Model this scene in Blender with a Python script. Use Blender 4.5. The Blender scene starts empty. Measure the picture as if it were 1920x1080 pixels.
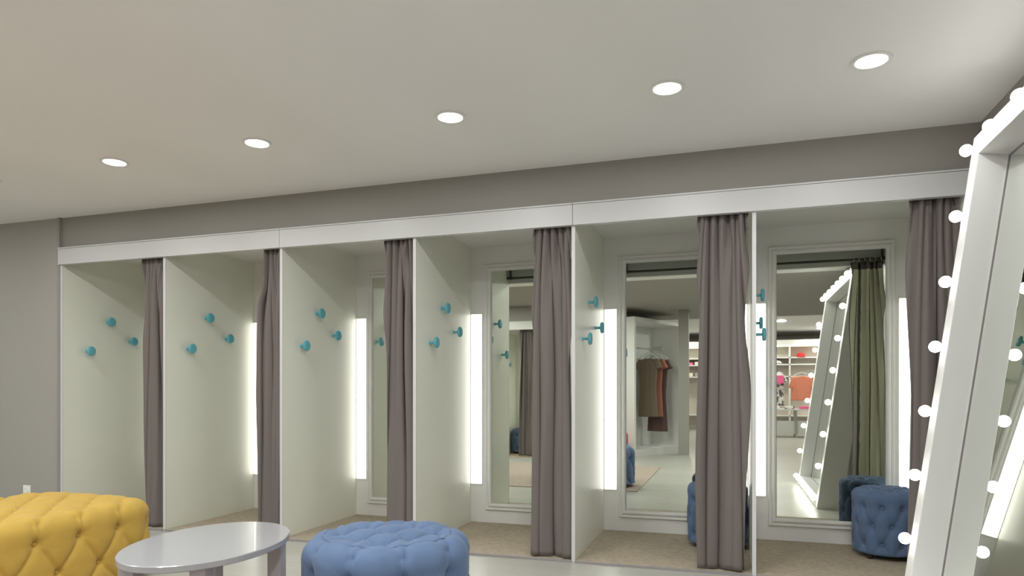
import bpy, bmesh, math, random
import numpy as np
from mathutils import Vector, Matrix
random.seed(7)
PI = math.pi
scn = bpy.context.scene
COL = scn.collection

# ------------------------------------------------------------------ helpers
class MB:
    def __init__(s): s.v = []; s.f = []
    def add(s, v, f):
        n = len(s.v); s.v += [tuple(p) for p in v]; s.f += [[i + n for i in q] for q in f]; return s
    def box(s, x0, x1, y0, y1, z0, z1):
        v = [(x, y, z) for x in (x0, x1) for y in (y0, y1) for z in (z0, z1)]
        f = [(0,1,3,2),(4,6,7,5),(0,4,5,1),(2,3,7,6),(0,2,6,4),(1,5,7,3)]
        return s.add(v, f)
    def obox(s, p, d, n, L, T, z0, z1):
        # box from point p along unit d for L, along unit n for T
        v = []
        for a in (0, L):
            for b in (0, T):
                for z in (z0, z1):
                    v.append((p[0]+d[0]*a+n[0]*b, p[1]+d[1]*a+n[1]*b, z))
        return s.add(v, [(0,1,3,2),(4,6,7,5),(0,4,5,1),(2,3,7,6),(0,2,6,4),(1,5,7,3)])
    def tube(s, pts, r, n=12, caps=True):
        pts = [Vector(p) for p in pts]
        rr = r if isinstance(r, (list, tuple)) else [r]*len(pts)
        rings = []
        up = None
        for i, p in enumerate(pts):
            d = (pts[min(i+1, len(pts)-1)] - pts[max(i-1, 0)]).normalized()
            if up is None:
                up = Vector((0,0,1)) if abs(d.z) < .9 else Vector((1,0,0))
            a = d.cross(up).normalized(); b = a.cross(d).normalized(); up = b
            rings.append([p + (a*math.cos(2*PI*k/n) + b*math.sin(2*PI*k/n))*rr[i] for k in range(n)])
        v = [q for R in rings for q in R]; f = []
        for i in range(len(pts)-1):
            for k in range(n):
                k2 = (k+1) % n
                f.append((i*n+k, i*n+k2, (i+1)*n+k2, (i+1)*n+k))
        if caps:
            f.append(tuple(range(n))[::-1]); f.append(tuple((len(pts)-1)*n+k for k in range(n)))
        return s.add(v, f)
    def lathe(s, prof, n=24, M=None):
        # prof list of (r,z) about z
        v = []; f = []
        for r, z in prof:
            for k in range(n):
                a = 2*PI*k/n; v.append(Vector((r*math.cos(a), r*math.sin(a), z)))
        for i in range(len(prof)-1):
            for k in range(n):
                k2 = (k+1) % n
                f.append((i*n+k, i*n+k2, (i+1)*n+k2, (i+1)*n+k))
        f.append(tuple(range(n))[::-1]); f.append(tuple((len(prof)-1)*n+k for k in range(n)))
        if M is not None: v = [M @ p for p in v]
        return s.add(v, f)
    def grid(s, P, wrap=False):
        # P[i][j] points
        m, n = len(P), len(P[0]); v = [p for r in P for p in r]; f = []
        for i in range(m-1):
            for j in range(n if wrap else n-1):
                j2 = (j+1) % n
                f.append((i*n+j, i*n+j2, (i+1)*n+j2, (i+1)*n+j))
        return s.add(v, f)
    def build(s, name, mat, parent=None, smooth=False, bevel=0, loc=None, solid=0):
        me = bpy.data.meshes.new(name); me.from_pydata([tuple(p) for p in s.v], [], s.f); me.update()
        bm = bmesh.new(); bm.from_mesh(me); bmesh.ops.recalc_face_normals(bm, faces=bm.faces); bm.to_mesh(me); bm.free()
        me.materials.append(mat)
        o = bpy.data.objects.new(name, me); COL.objects.link(o)
        if smooth:
            for p in me.polygons: p.use_smooth = True
            if smooth != 'all': me.set_sharp_from_angle(angle=math.radians(38))
        if parent: o.parent = parent
        if loc: o.location = loc
        if bevel:
            m = o.modifiers.new('bevel', 'BEVEL'); m.width = bevel; m.segments = 2; m.limit_method = 'ANGLE'; m.angle_limit = math.radians(40)
        if solid:
            m = o.modifiers.new('solid', 'SOLIDIFY'); m.thickness = solid; m.offset = 0
        return o

def tag(o, label=None, cat=None, group=None, kind=None):
    if label: o['label'] = label
    if cat: o['category'] = cat
    if group: o['group'] = group
    if kind: o['kind'] = kind
    return o
def thing(name, label, cat, loc=(0,0,0), rz=0, group=None):
    o = bpy.data.objects.new(name, None); o.empty_display_size = .1; COL.objects.link(o)
    o.location = loc; o.rotation_euler = (0,0,rz)
    return tag(o, label, cat, group)
def struct(name, mb, mat, **k):
    return tag(mb.build(name, mat, **k), kind='structure')
def copy_tree(o, parent=None):
    c = o.copy(); COL.objects.link(c); c.parent = parent
    for ch in list(o.children): copy_tree(ch, c)
    return c

# ------------------------------------------------------------------ materials
def mat(name, col, rough=.5, metal=0, spec=.5, emit=None, estr=0, bump=0, bscale=200, var=0, vscale=3, sheen=0, coat=0):
    m = bpy.data.materials.new(name); m.use_nodes = True
    nt = m.node_tree; b = nt.nodes['Principled BSDF']
    b.inputs['Base Color'].default_value = (*col, 1); b.inputs['Roughness'].default_value = rough
    b.inputs['Metallic'].default_value = metal; b.inputs['Specular IOR Level'].default_value = spec
    if sheen:
        b.inputs['Sheen Weight'].default_value = sheen; b.inputs['Sheen Roughness'].default_value = .4
    if coat: b.inputs['Coat Weight'].default_value = coat
    if emit:
        b.inputs['Emission Color'].default_value = (*emit, 1); b.inputs['Emission Strength'].default_value = estr
    tc = nt.nodes.new('ShaderNodeTexCoord')
    if bump:
        n = nt.nodes.new('ShaderNodeTexNoise'); n.inputs['Scale'].default_value = bscale; n.inputs['Detail'].default_value = 4
        nt.links.new(tc.outputs['Object'], n.inputs['Vector'])
        bp = nt.nodes.new('ShaderNodeBump'); bp.inputs['Strength'].default_value = bump; bp.inputs['Distance'].default_value = .01
        nt.links.new(n.outputs['Fac'], bp.inputs['Height']); nt.links.new(bp.outputs['Normal'], b.inputs['Normal'])
    if var:
        n = nt.nodes.new('ShaderNodeTexNoise'); n.inputs['Scale'].default_value = vscale; n.inputs['Detail'].default_value = 5
        nt.links.new(tc.outputs['Object'], n.inputs['Vector'])
        r = nt.nodes.new('ShaderNodeValToRGB')
        r.color_ramp.elements[0].position = .3; r.color_ramp.elements[1].position = .7
        r.color_ramp.elements[0].color = (*[c*(1-var) for c in col], 1); r.color_ramp.elements[1].color = (*[min(1, c*(1+var)) for c in col], 1)
        nt.links.new(n.outputs['Fac'], r.inputs['Fac']); nt.links.new(r.outputs['Color'], b.inputs['Base Color'])
    return m
M = {}
M['panel'] = mat('panel_laminate', (.80,.81,.73), .34, var=.015, vscale=1.5)
M['white'] = mat('white_paint', (.80,.80,.785), .42)
M['trimw'] = mat('white_edge_banding', (.62,.62,.62), .35)
M['ceil'] = mat('ceiling_paint', (.90,.90,.90), .9)
M['boothceil'] = mat('booth_ceiling_board', (.74,.73,.71), .7)
M['headerw'] = mat('header_laminate', (.57,.57,.575), .42)
M['taupe_shaded'] = mat('taupe_wall_paint_shaded', (.30,.285,.265), .75)  # same taupe wall paint, with the dimmer light above the header coloured in
M['taupe'] = mat('taupe_wall_paint', (.37,.355,.33), .75, bump=.03, bscale=300)
M['trimd'] = mat('grey_trim', (.30,.28,.28), .5)
M['lining'] = mat('olive_curtain_lining', (.80,.78,.64), .9)
M['curtain'] = mat('taupe_curtain_fabric', (.165,.140,.134), .9, sheen=.12, bump=.12, bscale=500)
M['mirror'] = mat('mirror_silver', (.80,.84,.755), .012, metal=1)
M['mirror2'] = mat('clear_mirror_silver', (.86,.88,.83), .012, metal=1)
M['strip'] = mat('lit_diffuser', (.95,.95,.9), .5, emit=(1,.99,.91), estr=2.6)
M['bulb'] = mat('lit_bulb_glass', (1,1,1), .3, emit=(1,.965,.92), estr=14)
M['teal'] = mat('teal_lacquer', (.12,.43,.52), .4)
M['chrome'] = mat('brushed_steel', (.6,.6,.6), .3, metal=1)
M['dark'] = mat('dark_metal', (.06,.055,.05), .45, metal=.6)
M['blue'] = mat('blue_velour', (.10,.155,.275), .85, sheen=.15, bump=.15, bscale=400, var=.08, vscale=9)
M['yellow'] = mat('mustard_velour', (.52,.335,.062), .85, sheen=.1, bump=.15, bscale=400, var=.06, vscale=9)
M['red'] = mat('crimson_velour', (.50,.03,.06), .8, sheen=.3)
M['tablew'] = mat('white_gloss_lacquer', (.35,.35,.372), .22, coat=.3)
M['legw'] = mat('pinkish_white_lacquer', (.46,.43,.465), .35)
M['plastic'] = mat('white_plastic', (.85,.85,.83), .35)
M['brown'] = mat('olive_brown_jersey', (.20,.155,.115), .9)
M['coral'] = mat('coral_jersey', (.42,.17,.12), .9)
M['mauve'] = mat('mauve_jersey', (.13,.08,.075), .9)
M['orange'] = mat('orange_knit', (.80,.28,.18), .9)
M['pink'] = mat('pink_cotton', (.85,.15,.35), .9)
M['grey'] = mat('grey_cotton', (.35,.34,.33), .9)
M['cream'] = mat('cream_cotton', (.75,.70,.60), .9)
M['hatred'] = mat('red_felt', (.65,.02,.03), .8)
M['shelfback'] = mat('shelf_back_board', (.62,.56,.50), .6)
M['wood'] = mat('pale_wood', (.60,.40,.25), .5)
M['cove'] = mat('lit_cove_strip', (1,1,.9), .5, emit=(1,.98,.75), estr=3)
M['down'] = mat('lit_downlight_lens', (1,1,1), .4, emit=(1,.97,.92), estr=12)

# floor: pale laminate planks
def floor_mat():
    m = bpy.data.materials.new('pale_plank_floor'); m.use_nodes = True; nt = m.node_tree; b = nt.nodes['Principled BSDF']
    tc = nt.nodes.new('ShaderNodeTexCoord'); mp = nt.nodes.new('ShaderNodeMapping'); mp.inputs['Rotation'].default_value = (0,0,0)
    nt.links.new(tc.outputs['Object'], mp.inputs['Vector'])
    br = nt.nodes.new('ShaderNodeTexBrick'); br.inputs['Scale'].default_value = 1
    br.inputs['Brick Width'].default_value = 1.3; br.inputs['Row Height'].default_value = .19; br.inputs['Mortar Size'].default_value = .0015
    br.inputs['Color1'].default_value = (.45,.445,.405,1); br.inputs['Color2'].default_value = (.50,.49,.45,1); br.inputs['Mortar'].default_value = (.32,.31,.28,1)
    nt.links.new(mp.outputs['Vector'], br.inputs['Vector'])
    mp2 = nt.nodes.new('ShaderNodeMapping'); mp2.inputs['Scale'].default_value = (1.2, 14, 1); nt.links.new(tc.outputs['Object'], mp2.inputs['Vector'])
    n = nt.nodes.new('ShaderNodeTexNoise'); n.inputs['Scale'].default_value = 2; n.inputs['Detail'].default_value = 6; nt.links.new(mp2.outputs['Vector'], n.inputs['Vector'])
    r = nt.nodes.new('ShaderNodeValToRGB'); r.color_ramp.elements[0].color = (.86,.86,.85,1); r.color_ramp.elements[1].color = (1.05,1.05,1.05,1)
    nt.links.new(n.outputs['Fac'], r.inputs['Fac'])
    mx = nt.nodes.new('ShaderNodeMix'); mx.data_type = 'RGBA'; mx.blend_type = 'MULTIPLY'; mx.inputs[0].default_value = 1
    nt.links.new(br.outputs['Color'], mx.inputs[6]); nt.links.new(r.outputs['Color'], mx.inputs[7]); nt.links.new(mx.outputs[2], b.inputs['Base Color'])
    b.inputs['Roughness'].default_value = .32
    return m
M['floor'] = floor_mat()
M['carpet'] = mat('beige_carpet_pile', (.44,.375,.285), .95, bump=.6, bscale=260, var=.14, vscale=30)
M['rug'] = mat('taupe_rug_pile', (.40,.33,.28), .95, bump=.6, bscale=260, var=.12, vscale=25)
def stripes_mat(name, ca, cb, sc):
    m = bpy.data.materials.new(name); m.use_nodes = True; nt = m.node_tree; b = nt.nodes['Principled BSDF']
    tc = nt.nodes.new('ShaderNodeTexCoord'); n = nt.nodes.new('ShaderNodeTexNoise'); n.inputs['Scale'].default_value = sc
    nt.links.new(tc.outputs['Object'], n.inputs['Vector'])
    r = nt.nodes.new('ShaderNodeValToRGB'); r.color_ramp.elements[0].position = .46; r.color_ramp.elements[1].position = .52
    r.color_ramp.elements[0].color = (*ca,1); r.color_ramp.elements[1].color = (*cb,1)
    nt.links.new(n.outputs['Fac'], r.inputs['Fac']); nt.links.new(r.outputs['Color'], b.inputs['Base Color']); b.inputs['Roughness'].default_value = .9
    return m
M['print'] = stripes_mat('black_and_white_print', (.12,.10,.10), (.82,.80,.78), 14)

# ------------------------------------------------------------------ dimensions
D = 4.36           # front plane of the fitting rooms
B = 5.43           # their back wall
XS = [-5.431, -4.330, -3.226, -2.121, -0.981, 0.131, 1.240]
HB, HT = 2.195, 2.338
CH = 2.60          # room ceiling
SH = 2.95          # shop ceiling
ORD = ['first', 'second', 'third', 'fourth', 'fifth', 'sixth']
OB = ['leftmost booth', 'second booth from the left', 'third booth from the left', 'fourth booth from the left', 'fifth booth from the left', 'sixth and rightmost booth']

# ------------------------------------------------------------------ shell
struct('floor', MB().box(-8, 5, -12.2, B+.1, -.1, 0), M['floor'])
struct('ceiling', MB().box(-8, 5, 1.70, B+.1, CH, CH+.1), M['ceil'])
struct('ceiling_rear', MB().box(-8, 5, -3.3, 1.70, CH, CH+.1), M['taupe'])
struct('ceiling_shop', MB().box(-8, 5, -12.2, -3.3, SH, SH+.1), M['ceil'])
struct('wall_bulkhead', MB().box(-8, 5, -3.36, -3.3, CH, SH), M['taupe'])
struct('wall_back', MB().box(XS[0]-.02, XS[6]+.2, B, B+.1, 0, CH), M['white'])
struct('wall_left', MB().box(-8.1, -8, -12.2, B+.1, 0, SH), M['taupe'])
struct('wall_front', MB().box(-8, XS[0]-.012, D+.01, D+.09, 0, CH), M['taupe'])
struct('wall_above_booths', MB().box(XS[0]-.012, XS[6]+.072, D+.02, D+.08, HT, CH), M['taupe_shaded'])
struct('wall_right', MB().box(XS[6]+.072, XS[6]+.2, 1.55, B, 0, CH), M['taupe'])
struct('wall_right_return', MB().box(XS[6]+.2, 5, 1.55, 1.65, 0, CH), M['taupe'])
struct('wall_shop_right', MB().box(5, 5.1, -12.2, 1.65, 0, SH), M['taupe'])
struct('wall_shop_rear', MB().box(-8, 5, -12.3, -12.2, 0, SH), M['shelfback'])
struct('ceiling_booths', MB().box(XS[0], XS[6]+.07, D+.03, B, HT, HT+.02), M['boothceil'])
# header board across the booths with joints at the partitions
for i in range(6):
    x0 = XS[i]+.0015 - (.02 if i == 0 else 0); x1 = XS[i+1]-.0015 + (.071 if i == 5 else 0)
    if i % 2 == 0 and i < 5: continue
    k = i-1
    x0 = XS[max(k,0)]+.0015 - (.014 if k <= 0 else 0)
    m = MB().box(x0, x1, D-.022, D+.02, HB, HT-.012)
    m.box(x0, x1, D-.026, D+.02, HT-.010, HT)
    struct('trim_header', m, M['headerw'])
struct('trim_left', MB().box(XS[0]-.040, XS[0]-.013, D-.006, D+.02, 0, CH), M['trimd'])

# partitions
for i, X in enumerate(XS):
    z1 = HT if i else HT
    lab = ['pale greenish white side panel closing the leftmost fitting booth', 'pale partition panel between the leftmost and second fitting booths',
           'pale partition panel between the second and third fitting booths', 'pale partition panel between the third and fourth fitting booths',
           'pale partition panel between the fourth and fifth fitting booths', 'pale partition panel between the fifth and sixth fitting booths, seen edge-on',
           'pale panel at the right end of the booths, behind the bulb-lit mirror'][i]
    t = thing('booth_partition', lab, 'partition', (X, D, 0), group='partitions between the fitting booths')
    MB().box(-.011, .011, .006, B-D, .001, HB if i < 6 else HB).build('panel', M['panel'], t)
    MB().box(-.0118, .0118, 0, .006, .001, HB).build('edge_band', M['trimw'], t)
    MB().box(-.011, .011, .03, B-D, HB, HT).build('upper_panel', M['panel'], t)

# hooks
def hook(label, loc, flip=1, group=None):
    t = thing('coat_hook', label, 'coat hook', loc, group=group)
    R = Matrix.Rotation(flip*PI/2, 4, 'Y')
    MB().lathe([(.015,-.002),(.013,.004),(.0095,.012),(.0095,.040),(.013,.046)], 16, R).build('stem', M['teal'], t, smooth=True)
    MB().lathe([(.011,.043),(.034,.044),(.040,.047),(.042,.053),(.041,.060),(.037,.0645),(.029,.066),(.0005, .0665)], 28, R).build('knob', M['teal'], t, smooth=True)
    return t
HP = [(4.80, 1.750, 'upper middle'), (5.045, 1.590, 'right-hand'), (4.592, 1.474, 'lower left')]
for i in range(6):
    for (y, z, w) in HP:
        hook('%s of the three round teal coat hooks in the %s' % (w, OB[i]), (XS[i]+.011, y, z), group='teal coat hooks on the booth partitions')

# carpets
for i in range(6):
    t = MB().box(XS[i]+.012, XS[i+1]-.012, D+.0, B-.001, .001, .012).build('booth_carpet', M['carpet'])
    tag(t, 'beige carpet on the floor of the %s' % OB[i], 'carpet', 'beige carpets in the fitting booths')
    MB().box(XS[i]+.012, XS[i+1]-.012, D-.014, D-.0005, .001, .0135).build('edge_strip', M['trimd'], t)

# strip lights and mirrors
def strip_light(x, label):
    t = thing('strip_light', label, 'light', (x, B, 0), group='tall strip lights on the booth back walls')
    m = MB(); W = .094; z0, z1 = .338, 1.77
    m.box(-W/2, W/2, -.012, .004, z0-.006, z0); m.box(-W/2, W/2, -.012, .004, z1, z1+.006)
    m.box(-W/2-.003, -W/2, -.012, 0, z0-.006, z1+.006); m.box(W/2, W/2+.003, -.012, 0, z0-.006, z1+.006)
    m.build('housing', M['white'], t)
    MB().box(-W/2, W/2, -.016, -.001, z0, z1).build('diffuser', M['strip'], t, bevel=.002)
for i in range(6):
    strip_light(XS[i]+.065, 'tall glowing strip light left of the mirror in the %s' % OB[i])
    strip_light(XS[i+1]-.065, 'tall glowing strip light right of the mirror in the %s' % OB[i])
def frame_mb(w0, w1, z0, z1, steps):
    # moulded picture-frame: steps (inset, depth) profile from outer edge to inner
    m = MB(); P = []
    for ins, dep in steps:
        P.append([(w0+ins, -dep, z0+ins), (w1-ins, -dep, z0+ins), (w1-ins, -dep, z1-ins), (w0+ins, -dep, z1-ins)])
    return m.grid(P, wrap=True)
for i in range(6):
    cx = (XS[i]+XS[i+1])/2 - (.005 if i else 0)
    t = thing('wall_mirror', 'tall wall mirror in a white moulded frame in the %s' % OB[i], 'mirror', (cx, B, 0), group='framed mirrors in the fitting booths')
    g = .36; z0, z1 = .180, 2.128; fr = .058
    frame_mb(-g-fr, g+fr, z0-fr, z1+fr, [(0,0),(0,.020),(.003,.024),(.012,.024),(.016,.018),(.020,.018),(.036,.034),(.048,.034),(.052,.030),(.0585,.012),(.0585,0)]).build('frame', M['white'], t, smooth=True)
    MB().box(-g-.004, g+.004, -.013, -.001, z0-.004, z1+.004).build('mirror_glass', M['mirror'], t)

# curtain rails and curtains
for i in range(6):
    t = thing('curtain_rail', 'slim dark curtain rail under the header of the %s' % OB[i], 'curtain rail', (0, D+.075, 0), group='curtain rails behind the header')
    MB().tube([(XS[i]+.012, 0, 2.235), (XS[i+1]-.012, 0, 2.235)], .011, 12).build('rail', M['dark'], t, smooth=True)
    for x in (XS[i]+.05, XS[i+1]-.035):
        m = MB().box(x-.008, x+.008, -.010, .010, 2.245, HT-.001)
        m.box(x-.018, x+.018, -.016, .016, 2.222, 2.250).build('bracket', M['dark'], t, bevel=.002)

def curtain(x0, x1, yc, ztop, zbot, nf, amp, seed, label, group, name='curtain', lining=False, notch=0):
    rnd = random.Random(seed)
    t = thing(name, label, 'curtain', ((x0+x1)/2, yc, 0), group=group)
    W = x1-x0; NU, NV = 170, 70
    a1, a2, a3, a4, a5 = [rnd.random() for _ in range(5)]
    nt, nb = nf+1.0, nf*.5+.2
    P = []
    for j in range(NV+1):
        v = j/NV; z = ztop+(zbot-ztop)*v
        n_ = nb+(nt-nb)*math.exp(-3.4*v); row = []
        for i in range(NU+1):
            u = i/NU
            uw = u+.055*math.sin(2*PI*(1.35*u+a1))+.03*math.sin(2*PI*(2.6*u+a2)+1.5*v)
            ph = 2*PI*(n_*(uw-.45)+a5)+1.3*math.exp(-3*v)*math.sin(2*PI*(.9*u+a3)+6*v)
            am = amp*(.72+.33*math.sin(2*PI*(1.2*u+a4)+1.2*v))*(.62+.38*(1-math.exp(-4*v)))
            y = am*(1-2*abs(math.cos(ph/2))**.75)-.16*am*math.cos(2*ph+1+2*v)*(.3+math.exp(-3*v))+.006*math.sin(2*PI*u*3+7*v)
            y += .3*amp*math.exp(-7*v)*math.cos(2*PI*(5.3*u+a2)+9*v)
            x = -W/2+W*u+.25*W/n_*math.sin(ph+.25)+.003*math.sin(9*v+u*5+seed)
            if notch and u < .5:
                q = 1/(1+math.exp(-(v-notch)*70)); x += ((1-q)*.045-q*.022*math.exp(-(v-notch)*7))*(1-u/.5)
            row.append((x, y, z))
        P.append(row)
    MB().grid(P).build('drape', M['curtain'], t, smooth='all', solid=.003)
    if lining:
        L_ = [[(x*.97, y+.009, z) for x, y, z in r] for r in P[2:]]
        MB().grid(L_).build('lining', M['lining'], t, smooth='all')
    # heading tape with rings
    rnds = 0
    for k in range(max(3, nf)):
        xr = -W/2+W*(k+.5)/max(3, nf)
        pts = [(xr, .019*math.sin(a), 2.235+.019*math.cos(a)) for a in [2*PI*q/14 for q in range(15)]]
        if ztop < 2.24:
            MB().tube([(xr, p[1], p[2]) for p in pts], .0022, 6).build('curtain_ring', M['chrome'], t, smooth=True)
    return t
CW = [(-4.600,-4.370,5,.042),(-3.465,-3.255,5,.054),(-2.375,-2.140,5,.060),(-1.268,-1.005,6,.064),(-.192,.094,7,.068),(.965,1.215,6,.060)]
for i, (a, b, nf, am) in enumerate(CW):
    curtain(a, b, D+.075, 2.215, .022, nf, am, 11+i*3, 'long taupe curtain drawn to the right side of the %s' % OB[i], 'taupe curtains of the fitting booths', notch=.17 if i == 1 else 0, lining=(i == 5))

# socket on the grey wall
t = thing('wall_socket', 'small white socket on the grey wall behind the mustard ottoman', 'socket', (-5.835, D+.01, .262))
MB().box(-.043, .043, -.010, 0, -.041, .041).build('cover_plate', M['plastic'], t, bevel=.004)
MB().lathe([(.022,0),(.022,.003),(.019,.004),(.018,.001)], 24, Matrix.Translation((0,-.010,0)) @ Matrix.Rotation(PI/2, 4, 'X')).build('socket_ring', M['plastic'], t, smooth=True)

# ------------------------------------------------------------------ tufted poufs
def pouf(name, label, cat, loc, rz, rx, ry, n, H, fil, a, side_a, rows, m, bm_, group=None, puff=.020, foot=True, NT=300, top_off=(0,0), cw=.012):
    t = thing(name, label, cat, loc, rz, group)
    zb = .035
    NTOP, NF, NS = (84, 20, 60) if NT > 250 else (40, 12, 32)
    th = np.linspace(0, 2*PI, NT, endpoint=False)
    c, s = np.cos(th), np.sin(th)
    rho = (np.abs(c)**n+np.abs(s)**n)**(-1/n)
    def surf(theta, kind, q):
        pass
    prof = []
    for i in range(NTOP): prof.append((i/NTOP*(1), 0.0))           # scaled radial, fillet offset
    rings = []
    R = min(rx, ry)
    for i in range(NTOP):
        q = (i+.02)/NTOP*(1-fil/R); rings.append((q, 0.0, H+.012*(1-q*q)))
    for i in range(NF):
        b = (i/NF)*PI/2; rings.append(((1-fil/R)+fil/R*math.sin(b), 0, H-fil*(1-math.cos(b))))
    for i in range(NS+1):
        v = i/NS; rings.append((1.0-.012*math.sin(0), 0, (H-fil)+(zb-H+fil)*v))
    for q in (.97, .90, .5, .05): rings.append((q, 0, zb-.001))
    P = np.array([[(rx*q*rho[k]*c[k], ry*q*rho[k]*s[k], z) for k in range(NT)] for q, _, z in rings])
    # normals
    dt = np.roll(P, -1, 1)-np.roll(P, 1, 1); dv = np.gradient(P, axis=0)
    N = np.cross(dv, dt); N /= (np.linalg.norm(N, axis=2, keepdims=True)+1e-9)
    if N[4,0,2] < 0: N = -N
    def onside(theta, z):
        rr = (abs(math.cos(theta))**n+abs(math.sin(theta))**n)**(-1/n)
        q = 1.0
        if z > H-fil:
            q = (1-fil/R)+fil/R*math.sqrt(max(0, 1-((z-(H-fil))/fil)**2))
        return np.array((rx*q*rr*math.cos(theta), ry*q*rr*math.sin(theta), z))
    # top lattice
    tops = {}
    rng = int(max(rx, ry)/a*2)+3
    for i in range(-rng, rng+1):
        for j in range(-rng, rng+1):
            if (i+j) % 2: continue
            x, y = i*a/2+top_off[0], j*a/2+top_off[1]
            e = (abs(x/rx)**n+abs(y/ry)**n)**(1/n)
            if e < 1-fil/R+.03: tops[(i,j)] = np.array((x, y, H+.012*(1-e*e)))
    segs = []
    for (i,j), p in tops.items():
        for d in ((1,1),(1,-1)):
            q = tops.get((i+d[0], j+d[1]))
            if q is not None: segs.append((p, q))
    # side rows, spaced by arc length
    thf = np.linspace(0, 2*PI, 2001); rf = (np.abs(np.cos(thf))**n+np.abs(np.sin(thf))**n)**(-1/n)
    px, py = rx*rf*np.cos(thf), ry*rf*np.sin(thf)
    L = np.concatenate([[0], np.cumsum(np.hypot(np.diff(px), np.diff(py)))])
    cnt = max(6, int(round(L[-1]/side_a)))
    allrows = []
    for r, z in enumerate(rows):
        off = .5*(r % 2)
        ts = [float(np.interp(((k+off) % cnt)/cnt*L[-1], L, thf)) for k in range(cnt)]
        allrows.append([(q, onside(q, z)) for q in ts])
    buttons = [p for p in tops.values()]+[p for r, z in zip(allrows, rows) for _, p in r if z > .08]
    for r in range(len(rows)-1):
        for k in range(cnt):
            a0, p0 = allrows[r][k]
            for k2 in ((k, k-1) if r % 2 == 0 else (k, k+1)):
                a1, p1 = allrows[r+1][k2 % cnt]
                da = (a1-a0+PI) % (2*PI)-PI; prev = p0
                for q in (1/3, 2/3, 1):
                    cur = onside(a0+da*q, rows[r]+(rows[r+1]-rows[r])*q); segs.append((prev, cur)); prev = cur
    tp = np.array(list(tops.values()))
    for _, p in allrows[0]:
        d = np.linalg.norm(tp-p, axis=1); o = np.argsort(d)[:2]
        for kk in o:
            if d[kk] < d[o[0]]*1.5+.02:
                q = tp[kk]; ang = math.atan2(p[1]/ry, p[0]/rx); edge = onside(math.atan2(p[1]/ry*1+q[1]/ry*.15, p[0]/rx+q[0]/rx*.15), H-fil*.35)
                segs.append((p, edge)); segs.append((edge, q))
    V = P.reshape(-1, 3)
    A0 = np.array([s_[0] for s_ in segs]); A1 = np.array([s_[1] for s_ in segs]); AB = A1-A0; LL = (AB**2).sum(1)+1e-9
    dc = np.full(len(V), 9.0)
    for k in range(len(segs)):
        w = V-A0[k]; tt = np.clip((w@AB[k])/LL[k], 0, 1)
        dc = np.minimum(dc, np.linalg.norm(w-tt[:,None]*AB[k], axis=1))
    db = np.full(len(V), 9.0)
    for b in buttons: db = np.minimum(db, np.linalg.norm(V-b, axis=1))
    nb_ = np.array(buttons); near = np.zeros(len(V), int); best = np.full(len(V), 9.0)
    for k_, b in enumerate(nb_):
        d_ = np.linalg.norm(V-b, axis=1); mk = d_ < best; best[mk] = d_[mk]; near[mk] = k_
    T_ = (dt/(np.linalg.norm(dt, axis=2, keepdims=True)+1e-9)).reshape(-1,3); U_ = np.cross(N.reshape(-1,3), T_)
    w_ = V-nb_[near]; ang_ = np.arctan2((w_*U_).sum(1), (w_*T_).sum(1))
    pleat = np.maximum(0, np.cos(ang_*7+near*1.7))**6
    disp = puff*(1-np.exp(-dc/cw))*(1-np.exp(-db/.04)) - .022*np.exp(-(db/.020)**2) - .007*np.exp(-db/.045) - .0035*pleat*np.exp(-db/.05)*(1-np.exp(-db/.012))
    base = (V[:,2] < zb+.0005)
    disp[base] = 0
    V2 = V+N.reshape(-1,3)*disp[:,None]
    V2[:,2] = np.maximum(V2[:,2], zb-.001)
    Q = V2.reshape(P.shape).tolist()
    MB().grid(Q, wrap=True).build('cushion', m, t, smooth='all')
    proto = None
    Nf = N.reshape(-1,3)
    for b in buttons[:100]:
        k = int(np.argmin(np.linalg.norm(V-b, axis=1))); nn = Vector(Nf[k]); p = Vector(b)-nn*.020
        if proto is None:
            proto = MB().lathe([(.001,-.006),(.009,-.004),(.011,0),(.009,.0035),(.004,.005),(.0005,.0055)], 14).build('tuft_button', m, t, smooth=True); o = proto
        else:
            o = proto.copy(); COL.objects.link(o); o.parent = t
        o.location = p; o.rotation_euler = nn.to_track_quat('Z', 'Y').to_euler()
    if foot:
        fb = []
        for sx in (-1, 1):
            for sy in (-1, 1):
                MB().lathe([(.016,0),(.022,zb+.002)], 16, Matrix.Translation((sx*rx*.6, sy*ry*.6, .0))).build('foot', M['dark'], t, smooth=True)
    return t
RZ = .009
pouf('tufted_ottoman', 'large square mustard yellow button-tufted ottoman in the left corner', 'ottoman', (-3.80, 2.775, RZ), math.radians(-2), .50, .535, 5.5, .450, .075, .23, .235, [.335,.165,.04], M['yellow'], None, NT=520, puff=.022, cw=.014, top_off=(.03,.02))
blue = pouf('tufted_pouf', 'large round blue button-tufted pouf in front, right of the white oval table', 'pouf', (-1.452, 2.72, RZ), .35, .343, .343, 2.0, .452, .07, .21, .21, [.34,.17,.04], M['blue'], None, puff=.030, NT=400, cw=.016)
small = pouf('tufted_pouf', 'small round blue tufted pouf in the fifth booth, half behind its curtain', 'pouf', (-.095, 5.10, .012), 0, .20, .20, 2.0, .445, .05, .13, .13, [.34,.22,.10,.03], M['blue'], None, puff=.016, group='small blue poufs inside the booths', NT=180)
t = copy_tree(small); t.location = (.99, 5.13, .012); t['label'] = 'small round blue tufted pouf in the sixth booth, right side, before its mirror'
redp = pouf('tufted_pouf', 'crimson tufted pouf seen only reflected in the fifth booth mirror', 'pouf', (-1.93, -.62, 0.001), 0, .27, .27, 2.0, .45, .06, .17, .17, [.33,.17,.04], M['red'], None, NT=180)
t = copy_tree(small); t.location = (-3.62, -1.12, .012); t['label'] = 'small blue pouf in the facing booth, seen reflected in the fourth booth mirror'

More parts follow.
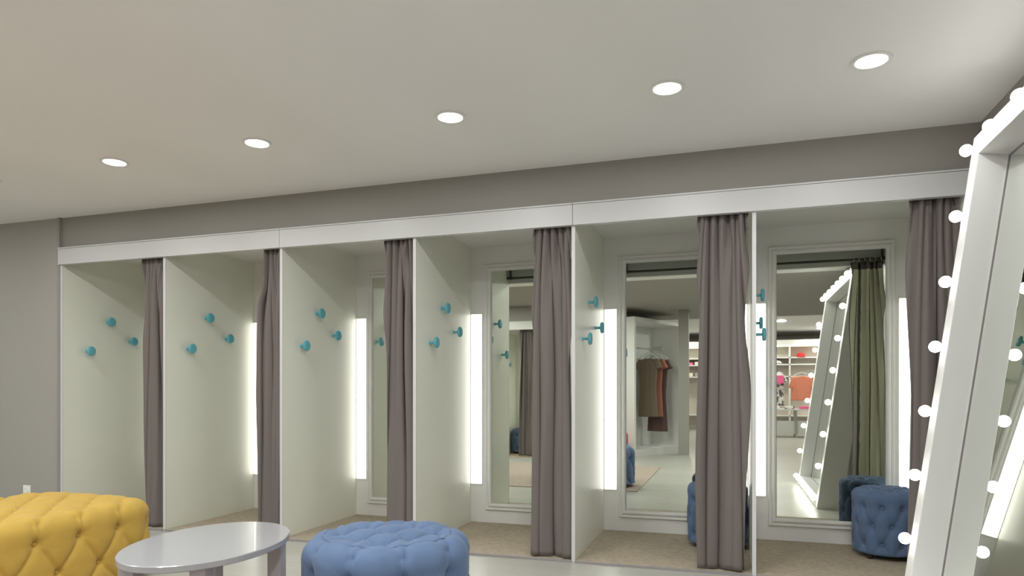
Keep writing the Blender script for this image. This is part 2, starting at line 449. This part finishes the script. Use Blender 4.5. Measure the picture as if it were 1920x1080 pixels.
# rug
t = MB().box(-5.2, -1.0, .5, 3.14, .0005, .0085).build('area_rug', M['rug'])
tag(t, 'flat taupe rug under the oval table and tufted seats', 'rug')

# oval coffee table
t = thing('coffee_table', 'white glossy oval coffee table on four flat legs between the ottoman and pouf', 'table', (-2.03, 2.28, RZ), math.radians(13.5))
ra, rb = .288, .420
def oval(z, inset):
    return [((ra-inset)*math.cos(2*PI*k/96), (rb-inset)*math.sin(2*PI*k/96), z) for k in range(96)]
H = .498-RZ
m = MB(); m.grid([oval(H-.026,.004), oval(H-.023,0), oval(H-.003,0), oval(H,.003)], wrap=True); m.f.append(list(range(96))[::-1]); m.f.append([3*96+k for k in range(96)])
m.build('tabletop', M['tablew'], t, smooth=True)
for (x, y) in ((-.175,-.25), (.12,-.285), (-.12,.255), (.18,.235)):
    MB().box(x-.030, x+.030, y-.030, y+.030, 0, H-.026).build('leg', M['legw'], t, bevel=.002)

# ------------------------------------------------------------------ leaning bulb-lit mirror
TILT = math.radians(7.9)
t = thing('vanity_mirror', 'huge white box-framed mirror studded with lit bulbs, leaning at the right', 'mirror', (.775, 3.752, .003))
t.rotation_euler = (0, TILT, 0)
W, Hh, FW, DP, GD = 1.96, 2.33, .108, .215, .125
def member(y0, y1, z0, z1, name):
    return MB().box(0, DP, y0, y1, z0, z1).build(name, M['white'], t, bevel=.003)
member(-FW, 0, 0, Hh, 'side_post'); member(-W, -W+FW, 0, Hh, 'side_post')
member(-W+FW, -FW, Hh-FW, Hh, 'top_rail'); member(-W+FW, -FW, 0, FW, 'bottom_rail')
MB().box(GD, GD+.02, -W+FW, -FW, FW, Hh-FW).build('mirror_glass', M['mirror2'], t)
MB().box(GD+.021, DP-.002, -W+FW, -FW, FW, Hh-FW).build('back_board', M['white'], t)
mm = MB()
for (a0,a1,b0,b1) in ((-FW-.006,-FW,FW,Hh-FW),(-W+FW,-W+FW+.006,FW,Hh-FW)): mm.box(GD-.004, GD-.0002, a0, a1, b0, b1)
mm.box(GD-.004, GD-.0002, -W+FW, -FW, Hh-FW-.006, Hh-FW); mm.box(GD-.004, GD-.0002, -W+FW, -FW, FW, FW+.006)
mm.build('glass_bead', M['trimd'], t)
bproto = None; sproto = None
pos = []
NB = 8
zs = [.093+k*.3085 for k in range(NB)]
for z in zs: pos += [(-FW/2, z), (-W+FW/2, z)]
ny = 6
for k in range(1, ny): 
    y = -FW/2-(W-FW)*k/ny; pos += [(y, zs[-1]), (y, zs[0])]
Rm = Matrix.Rotation(-PI/2, 4, 'Y')
for (y, z) in pos:
    if bproto is None:
        sproto = MB().lathe([(.016,0),(.016,.010),(.013,.013)], 16, Rm).build('bulb_socket', M['plastic'], t, smooth=True)
        r = .0275; cz = .013+.0235
        prof = [(.012,.010)]+[(r*math.sin(a), cz-r*math.cos(a)) for a in [.42+(PI-.43)*q/12 for q in range(13)]]
        bproto = MB().lathe(prof, 20, Rm).build('bulb', M['bulb'], sproto, smooth='all'); so, bo = sproto, bproto
    else:
        so = sproto.copy(); COL.objects.link(so); so.parent = t
        bo = bproto.copy(); COL.objects.link(bo); bo.parent = so
    so.location = (0, y, z)

# ------------------------------------------------------------------ behind the camera (seen in the mirrors)
# facing fitting booth at the left
OX = [-3.86, -2.70]; OY = -.35
struct('wall_facing_booth', MB().box(-8, -2.62, -1.50, -1.42, 0, CH), M['panel'])
struct('wall_above_facing_booth', MB().box(-8, -2.62, OY-.06, OY-.02, HT, CH), M['taupe'])
struct('trim_facing_header', MB().box(-8, -2.62, OY-.02, OY+.02, HB, HT), M['white'])
struct('ceiling_facing_booth', MB().box(-8, -2.62, -1.42, OY-.06, HT, HT+.02), M['boothceil'])
for x, w in zip(OX+[-5.02], ('middle', 'right-hand', 'left-hand')):
    tt = thing('booth_partition', '%s pale partition of the facing booths, seen only in reflections' % w, 'partition', (x, OY, 0))
    MB().box(-.011, .011, -1.07, 0, .001, HB).build('panel', M['panel'], tt)
for (y, z, w) in ((-.62,1.75,'upper'), (-.90,1.62,'middle'), (-.42,1.48,'lower')):
    hook('%s teal hook in the facing booths, seen reflected' % w, (OX[0]+.011, y, z), group='teal coat hooks of the facing booth')
tt = MB().box(-8, -2.72, -1.41, OY-.001, .001, .012).build('booth_carpet', M['carpet']); tag(tt, 'beige carpet in the facing booths, seen only in reflections', 'carpet')
curtain(-3.47, -3.20, OY-.075, HB+.03, .03, 5, .04, 77, 'taupe curtain of the facing booth, seen reflected in the fourth booth mirror', None)
tt = thing('strip_light', 'glowing strip light in the facing booth, seen only in reflections', 'light', (OX[0]+.30, -1.42, 0))
MB().box(-.047, .047, 0, .014, .338, 1.77).build('diffuser', M['strip'], tt)
MB().box(-.053, .053, -.004, .006, .33, 1.778).build('housing', M['white'], tt)

# angled wall with the wardrobe
dd = Vector((.412, -.911)); nn = Vector((-.911, -.412))      # along the front, and back into the wall
P1 = Vector((-1.60, -1.07)); WL = 1.62; WD = .60
q = P1 + nn*(WD+.01)
struct('wall_angled', MB().obox((q.x-dd.x*1.02, q.y-dd.y*1.02), dd, nn, 2.9, .1, 0, CH), M['taupe'])
tt = thing('open_wardrobe', 'tall white open wardrobe holding hung dresses, reflected in the fifth booth mirror', 'wardrobe', (P1.x, P1.y, 0), math.atan2(dd.y, dd.x))
# local: x along front, -y is back (nn) ; check handedness: rotating +y by rz gives (-dd.y, dd.x)=(.911,.412) = front normal
HW = 2.44
MB().box(0, .06, -WD, 0, 0, HW).build('side_panel', M['white'], tt, bevel=.002)
MB().box(WL-.06, WL, -WD, 0, 0, HW).build('side_panel', M['white'], tt, bevel=.002)
MB().box(.06, WL-.06, -WD, 0, HW-.06, HW).build('top_panel', M['white'], tt)
MB().box(.06, WL-.06, -WD, 0, 0, .12).build('plinth', M['white'], tt)
MB().box(.06, WL-.06, -WD, -WD+.015, .12, HW-.06).build('back_panel', M['white'], tt)
rail = MB().tube([(.061, -.26, 1.93), (WL-.2, -.26, 1.93)], .013, 12)
rail.tube([(WL-.2, -.26, 1.93), (WL-.2, -.26, 1.98), (WL-.2, -WD+.01, 1.98)], .010, 8).build('hanging_rail', M['chrome'], tt, smooth=True)
def frontpt(u, v):   # world xy of wardrobe-local (u along, v out of front)
    f = Vector((.911, .412)); return P1+dd*u+f*v
RZW = math.atan2(dd.y, dd.x)
def hanger(loc, rz, label, m=None, w=.21):
    h = thing('clothes_hanger', label, 'hanger', loc, rz)
    mb = MB(); mb.tube([(-w,0,-.165),(-w*.7,0,-.115),(0,0,-.06),(w*.7,0,-.115),(w,0,-.165)], .010, 8)
    mb.tube([(-w,0,-.165),(w,0,-.165)], .008, 8)
    mb.build('hanger_body', m or M['white'], h, smooth=True)
    hk = [(0,0,-.06),(0,0,-.02)]+[(0+.018*math.sin(a), 0, -.004+.0175*(1-math.cos(a))-.0) for a in (0,.6,1.2,1.9,2.6,3.2,3.9)]
    MB().tube(hk, .0025, 6).build('hook_wire', M['chrome'], h, smooth=True)
    return h
def garment(name, label, cat, loc, rz, m, L, w=.20, sleeve=.16, hem=.20, waist=.165, group=None):
    # half-width of front outline from shoulder (z=0) to hem, with short sleeves; a closed soft shell
    o = thing(name, label, cat, loc, rz, group)
    NV, NU = 34, 48; P = []
    for j in range(NV+1):
        v = j/NV; z = -.125-L*v
        hw = w*(1-v)**.0
        if v < .08: hw = .07+(w-.07)*(v/.08)**.7
        elif v < .5: hw = w+(waist-w)*((v-.08)/.42)
        else: hw = waist+(hem-waist)*((v-.5)/.5)
        dp = .045+.03*v
        row = []
        for i in range(NU):
            a = 2*PI*i/NU
            fold = 1+.10*v*math.sin(a*7+2*v)+.05*math.sin(a*11+1.3+4*v)
            row.append((hw*math.cos(a)*(1+.02*math.sin(a*5)), dp*math.sin(a)*fold, z))
        P.append(row)
    MB().grid(P, wrap=True).build('bodice', m, o, smooth='all', solid=.003)
    for sgn in (-1, 1):
        if sleeve:
            mb = MB(); Q = []
            for j in range(9):
                v = j/8
                c = Vector((sgn*(w*.72+.085*v), 0, -.155-sleeve*v))
                r1, r2 = .065+.006*v, .038
                Q.append([(c.x+r1*math.cos(2*PI*i/20), r2*math.sin(2*PI*i/20), c.z-sgn*0+(.02*sgn*math.cos(2*PI*i/20))) for i in range(20)])
            mb.grid(Q, wrap=True).build('sleeve', m, o, smooth='all', solid=.003)
    return o
spots = [(.90, M['brown'], 1.08, 'olive brown short-sleeved dress hanging in front in the wardrobe, seen in reflection', 12),
         (1.08, M['coral'], 1.08, 'coral short-sleeved dress behind the olive brown one, seen in reflection', 8),
         (1.24, M['mauve'], 1.36, 'long mauve dress rearmost on the wardrobe rail, seen in reflection', 4)]
for k, (u, m, L, lab, tw) in enumerate(spots):
    p = frontpt(u, -.26)
    rz = math.radians(12+tw)
    garment('hanging_dress', lab, 'dress', (p.x, p.y, 1.875), rz, m, L, group='dresses in the open wardrobe')
    hanger((p.x, p.y, 1.913), rz, 'white hanger carrying the %s dress in the wardrobe' % ['olive brown', 'coral', 'mauve'][k])
struct('wall_pier', MB().box(-.905, -.725, -1.92, -1.74, 0, CH), M['taupe'])

# shop beyond: shelf wall, table, garments
SY = -10.9
tt = thing('shop_shelving', 'white shop shelving with a lit cornice, far off in the mirror reflections', 'shelving', (0, SY, 0))
MB().box(-3, 4.2, -.02, 0, 0, 2.62).build('back_board', M['shelfback'], tt)
for x in (-3, -1.75, -.6, .6, 1.62, 2.7, 4.2): MB().box(x-.02, x+.02, 0, .36, 0, 2.5).build('upright', M['white'], tt)
for z in (.45, 1.6, 1.95, 2.15): MB().box(-2.98, 4.18, 0, .36, z-.015, z+.015).build('shelf', M['white'], tt)
MB().box(-3, 4.2, 0, .44, 2.5, 2.66).build('cornice', M['white'], tt)
MB().box(-2.98, 4.18, .37, .40, 2.47, 2.498).build('cornice_light', M['cove'], tt)
tt = thing('felt_hat', 'bright red hat on the top shop shelf, seen in the sixth booth mirror', 'hat', (1.93, SY+.2, 2.167))
MB().lathe([(.20,0),(.20,.008),(.11,.012),(.105,.06),(.085,.11),(.03,.125),(.001,.126)], 24).build('crown', M['hatred'], tt, smooth=True)
rnd = random.Random(5)
mats = [M['pink'], M['cream'], M['grey'], M['print'], M['plastic'], M['coral']]
k = 0
names = ['pink', 'cream', 'grey', 'printed', 'white', 'coral']
for z, zl in ((1.617,'lower'), (1.967,'upper')):
    for x in (-1.5, -1.22, -.95, 1.0, 1.3):
        c = k % 6
        h = .07+.05*rnd.random()
        o = MB().box(-.11, .11, -.13, .13, 0, h).build('folded_garment', mats[c], None, bevel=.02, loc=(x, SY+.18, z)); k += 1
        tag(o, 'small %s folded garment on the %s shop shelf, spot %s of five, in reflections' % (names[c], zl, ['far left','left','middle','right','far right'][[-1.5,-1.22,-.95,1.0,1.3].index(x)]), 'clothes', 'folded clothes on the shop shelves')
# clothes on shop racks
tt = thing('garment_rack', 'slim steel rack carrying the printed and orange clothes in the shop reflection', 'rack', (1.6, -9.2, 0))
MB().tube([(-.75,0,0),(-.75,0,1.72),(.75,0,1.72),(.75,0,0)], .014, 8).build('rail', M['chrome'], tt, smooth=True)
for sx in (-.75, .75): MB().box(sx-.02, sx+.02, -.22, .22, 0, .02).build('foot', M['chrome'], tt)
garment('hanging_dress', 'black and white printed top on the shop rack, seen in the sixth booth mirror', 'clothes', (1.18, -9.2, 1.70), 0, M['print'], .80)
garment('hanging_dress', 'orange knit on the shop rack, seen in the sixth booth mirror', 'clothes', (1.82, -9.2, 1.70), 0, M['orange'], .66, w=.25, waist=.25, hem=.26, sleeve=.3)
garment('hanging_dress', 'short pink vest at the left of the shop rack, seen in the sixth booth mirror', 'clothes', (1.23, -9.02, 1.72), 0, M['pink'], .22, w=.13, waist=.12, hem=.12, sleeve=0)
for x, nm in ((1.18,'printed top'), (1.82,'orange knit'), ): hanger((x, -9.2, 1.738), 0, 'white hanger of the %s on the shop rack' % nm)
hanger((1.23, -9.02, 1.758), 0, 'white hanger of the pink vest on the shop rack', w=.12)
tt = thing('display_table', 'low white shop display table seen in the sixth booth mirror', 'table', (1.45, -7.9, 0))
MB().box(-.62, .62, -.3, .3, .68, .71).build('tabletop', M['white'], tt, bevel=.003)
for sx in (-.55, .1, .58):
    for sy in (-.26, .26): MB().box(sx-.02, sx+.02, sy-.02, sy+.02, 0, .68).build('leg', M['chrome'], tt)
MB().box(-.5, .55, -.2, .2, .08, .40).build('drawer_box', M['white'], tt)
for x, m, nm in ((-.4, M['plastic'],'white'), (-.05, M['print'],'printed'), (.3, M['pink'],'pink')):
    o = MB().box(-.12, .12, -.1, .1, 0, .07).build('folded_garment', m, None, bevel=.018, loc=(1.45+x, -7.85, .711))
    tag(o, '%s folded garment on the low display table, in the reflection' % nm, 'clothes')

# ------------------------------------------------------------------ lamps of the room, with added fill
def downlight(x, y, z, power, label, size=.22, col=(.97,.99,.965)):
    t = thing('downlight', label, 'ceiling light', (x, y, z), group='round recessed ceiling downlights')
    MB().lathe([(.085,-.001),(.085,-.007),(.078,-.009),(.068,-.006),(.068,-.001)], 32).build('trim_ring', M['plastic'], t, smooth=True)
    MB().lathe([(.066,-.0035),(.066,-.0045),(.03,-.005),(.001,-.005)], 24).build('lens', M['down'], t, smooth=True)
    L = bpy.data.lights.new('lamp', 'AREA'); L.shape = 'DISK'; L.size = size; L.energy = power; L.color = col
    o = bpy.data.objects.new('lamp', L); COL.objects.link(o); o.parent = t; o.location = (0,0,-.02)
for x, p, nm in ((-7.0,1,'left of the booths'), (-4.95,1,'before the leftmost booth'), (-3.8,1,'before the second booth'), (-2.7,1,'before the third booth'), (-1.45,1,'before the fourth booth'), (-.3,1,'before the fifth booth'), (.6,.8,'before the sixth booth')):
    downlight(x, 3.42, CH, 8*p, 'round ceiling downlight %s, near the header' % nm, size=.10)
for (x, y, p, nm) in ((-6.2,1.3,1.7,'far left, forward'), (-4.4,1.4,1,'above the mustard ottoman'), (-2.3,1.2,1,'above the rug, centre'), (-1.85,1.5,1.0,'above the near end of the blue pouf'), (0,1.3,1.5,'beside the bulb-lit mirror'),  # out-of-view fill lamps, added to brighten the room softly
                      (-6.2,-.1,.6,'far left, rearward'), (-4.2,.4,.7,'above the rug, rearward left'), (-2.1,.1,.8,'above the rug, rearward right'), (.5,-.6,.7,'behind the bulb-lit mirror'), (-.1,-2.2,.8,'over the passage to the shop'), (2.6,-.5,.6,'at the passage corner')):
    downlight(x, y, CH, 21*p, 'added round fill downlight %s' % nm)
for (x, y) in ((.6,-5.0), (2.4,-5.4), (1.2,-7.6), (-1.2,-7.6), (3.0,-8.6), (.8,-9.6), (-1.4,-9.8), (2.4,-10.0)):
    downlight(x, y, SH, 26, 'round downlight in the white shop ceiling near the far shelving', col=(1,.97,.94))

# ------------------------------------------------------------------ world, camera, view
w = bpy.data.worlds.new('world'); scn.world = w; w.use_nodes = True
w.node_tree.nodes['Background'].inputs[0].default_value = (.9,.93,1,1); w.node_tree.nodes['Background'].inputs[1].default_value = .3
cam = bpy.data.cameras.new('camera'); co = bpy.data.objects.new('camera', cam); COL.objects.link(co)
cam.sensor_width = 36; cam.sensor_fit = 'HORIZONTAL'; cam.lens = 24.0; cam.shift_y = 198/1920; cam.clip_start = .05
co.location = (0,0,1.1); co.rotation_euler = (PI/2, 0, math.radians(17.81))
scn.camera = co
vs = scn.view_settings; vs.view_transform = 'Standard'; vs.look = 'None'; vs.exposure = 0; vs.gamma = 1; vs.use_curve_mapping = False
scn.cycles.caustics_reflective = False; scn.cycles.caustics_refractive = False
scn.cycles.max_bounces = 12; scn.cycles.glossy_bounces = 6; scn.cycles.diffuse_bounces = 6
scn.cycles.sample_clamp_indirect = 8
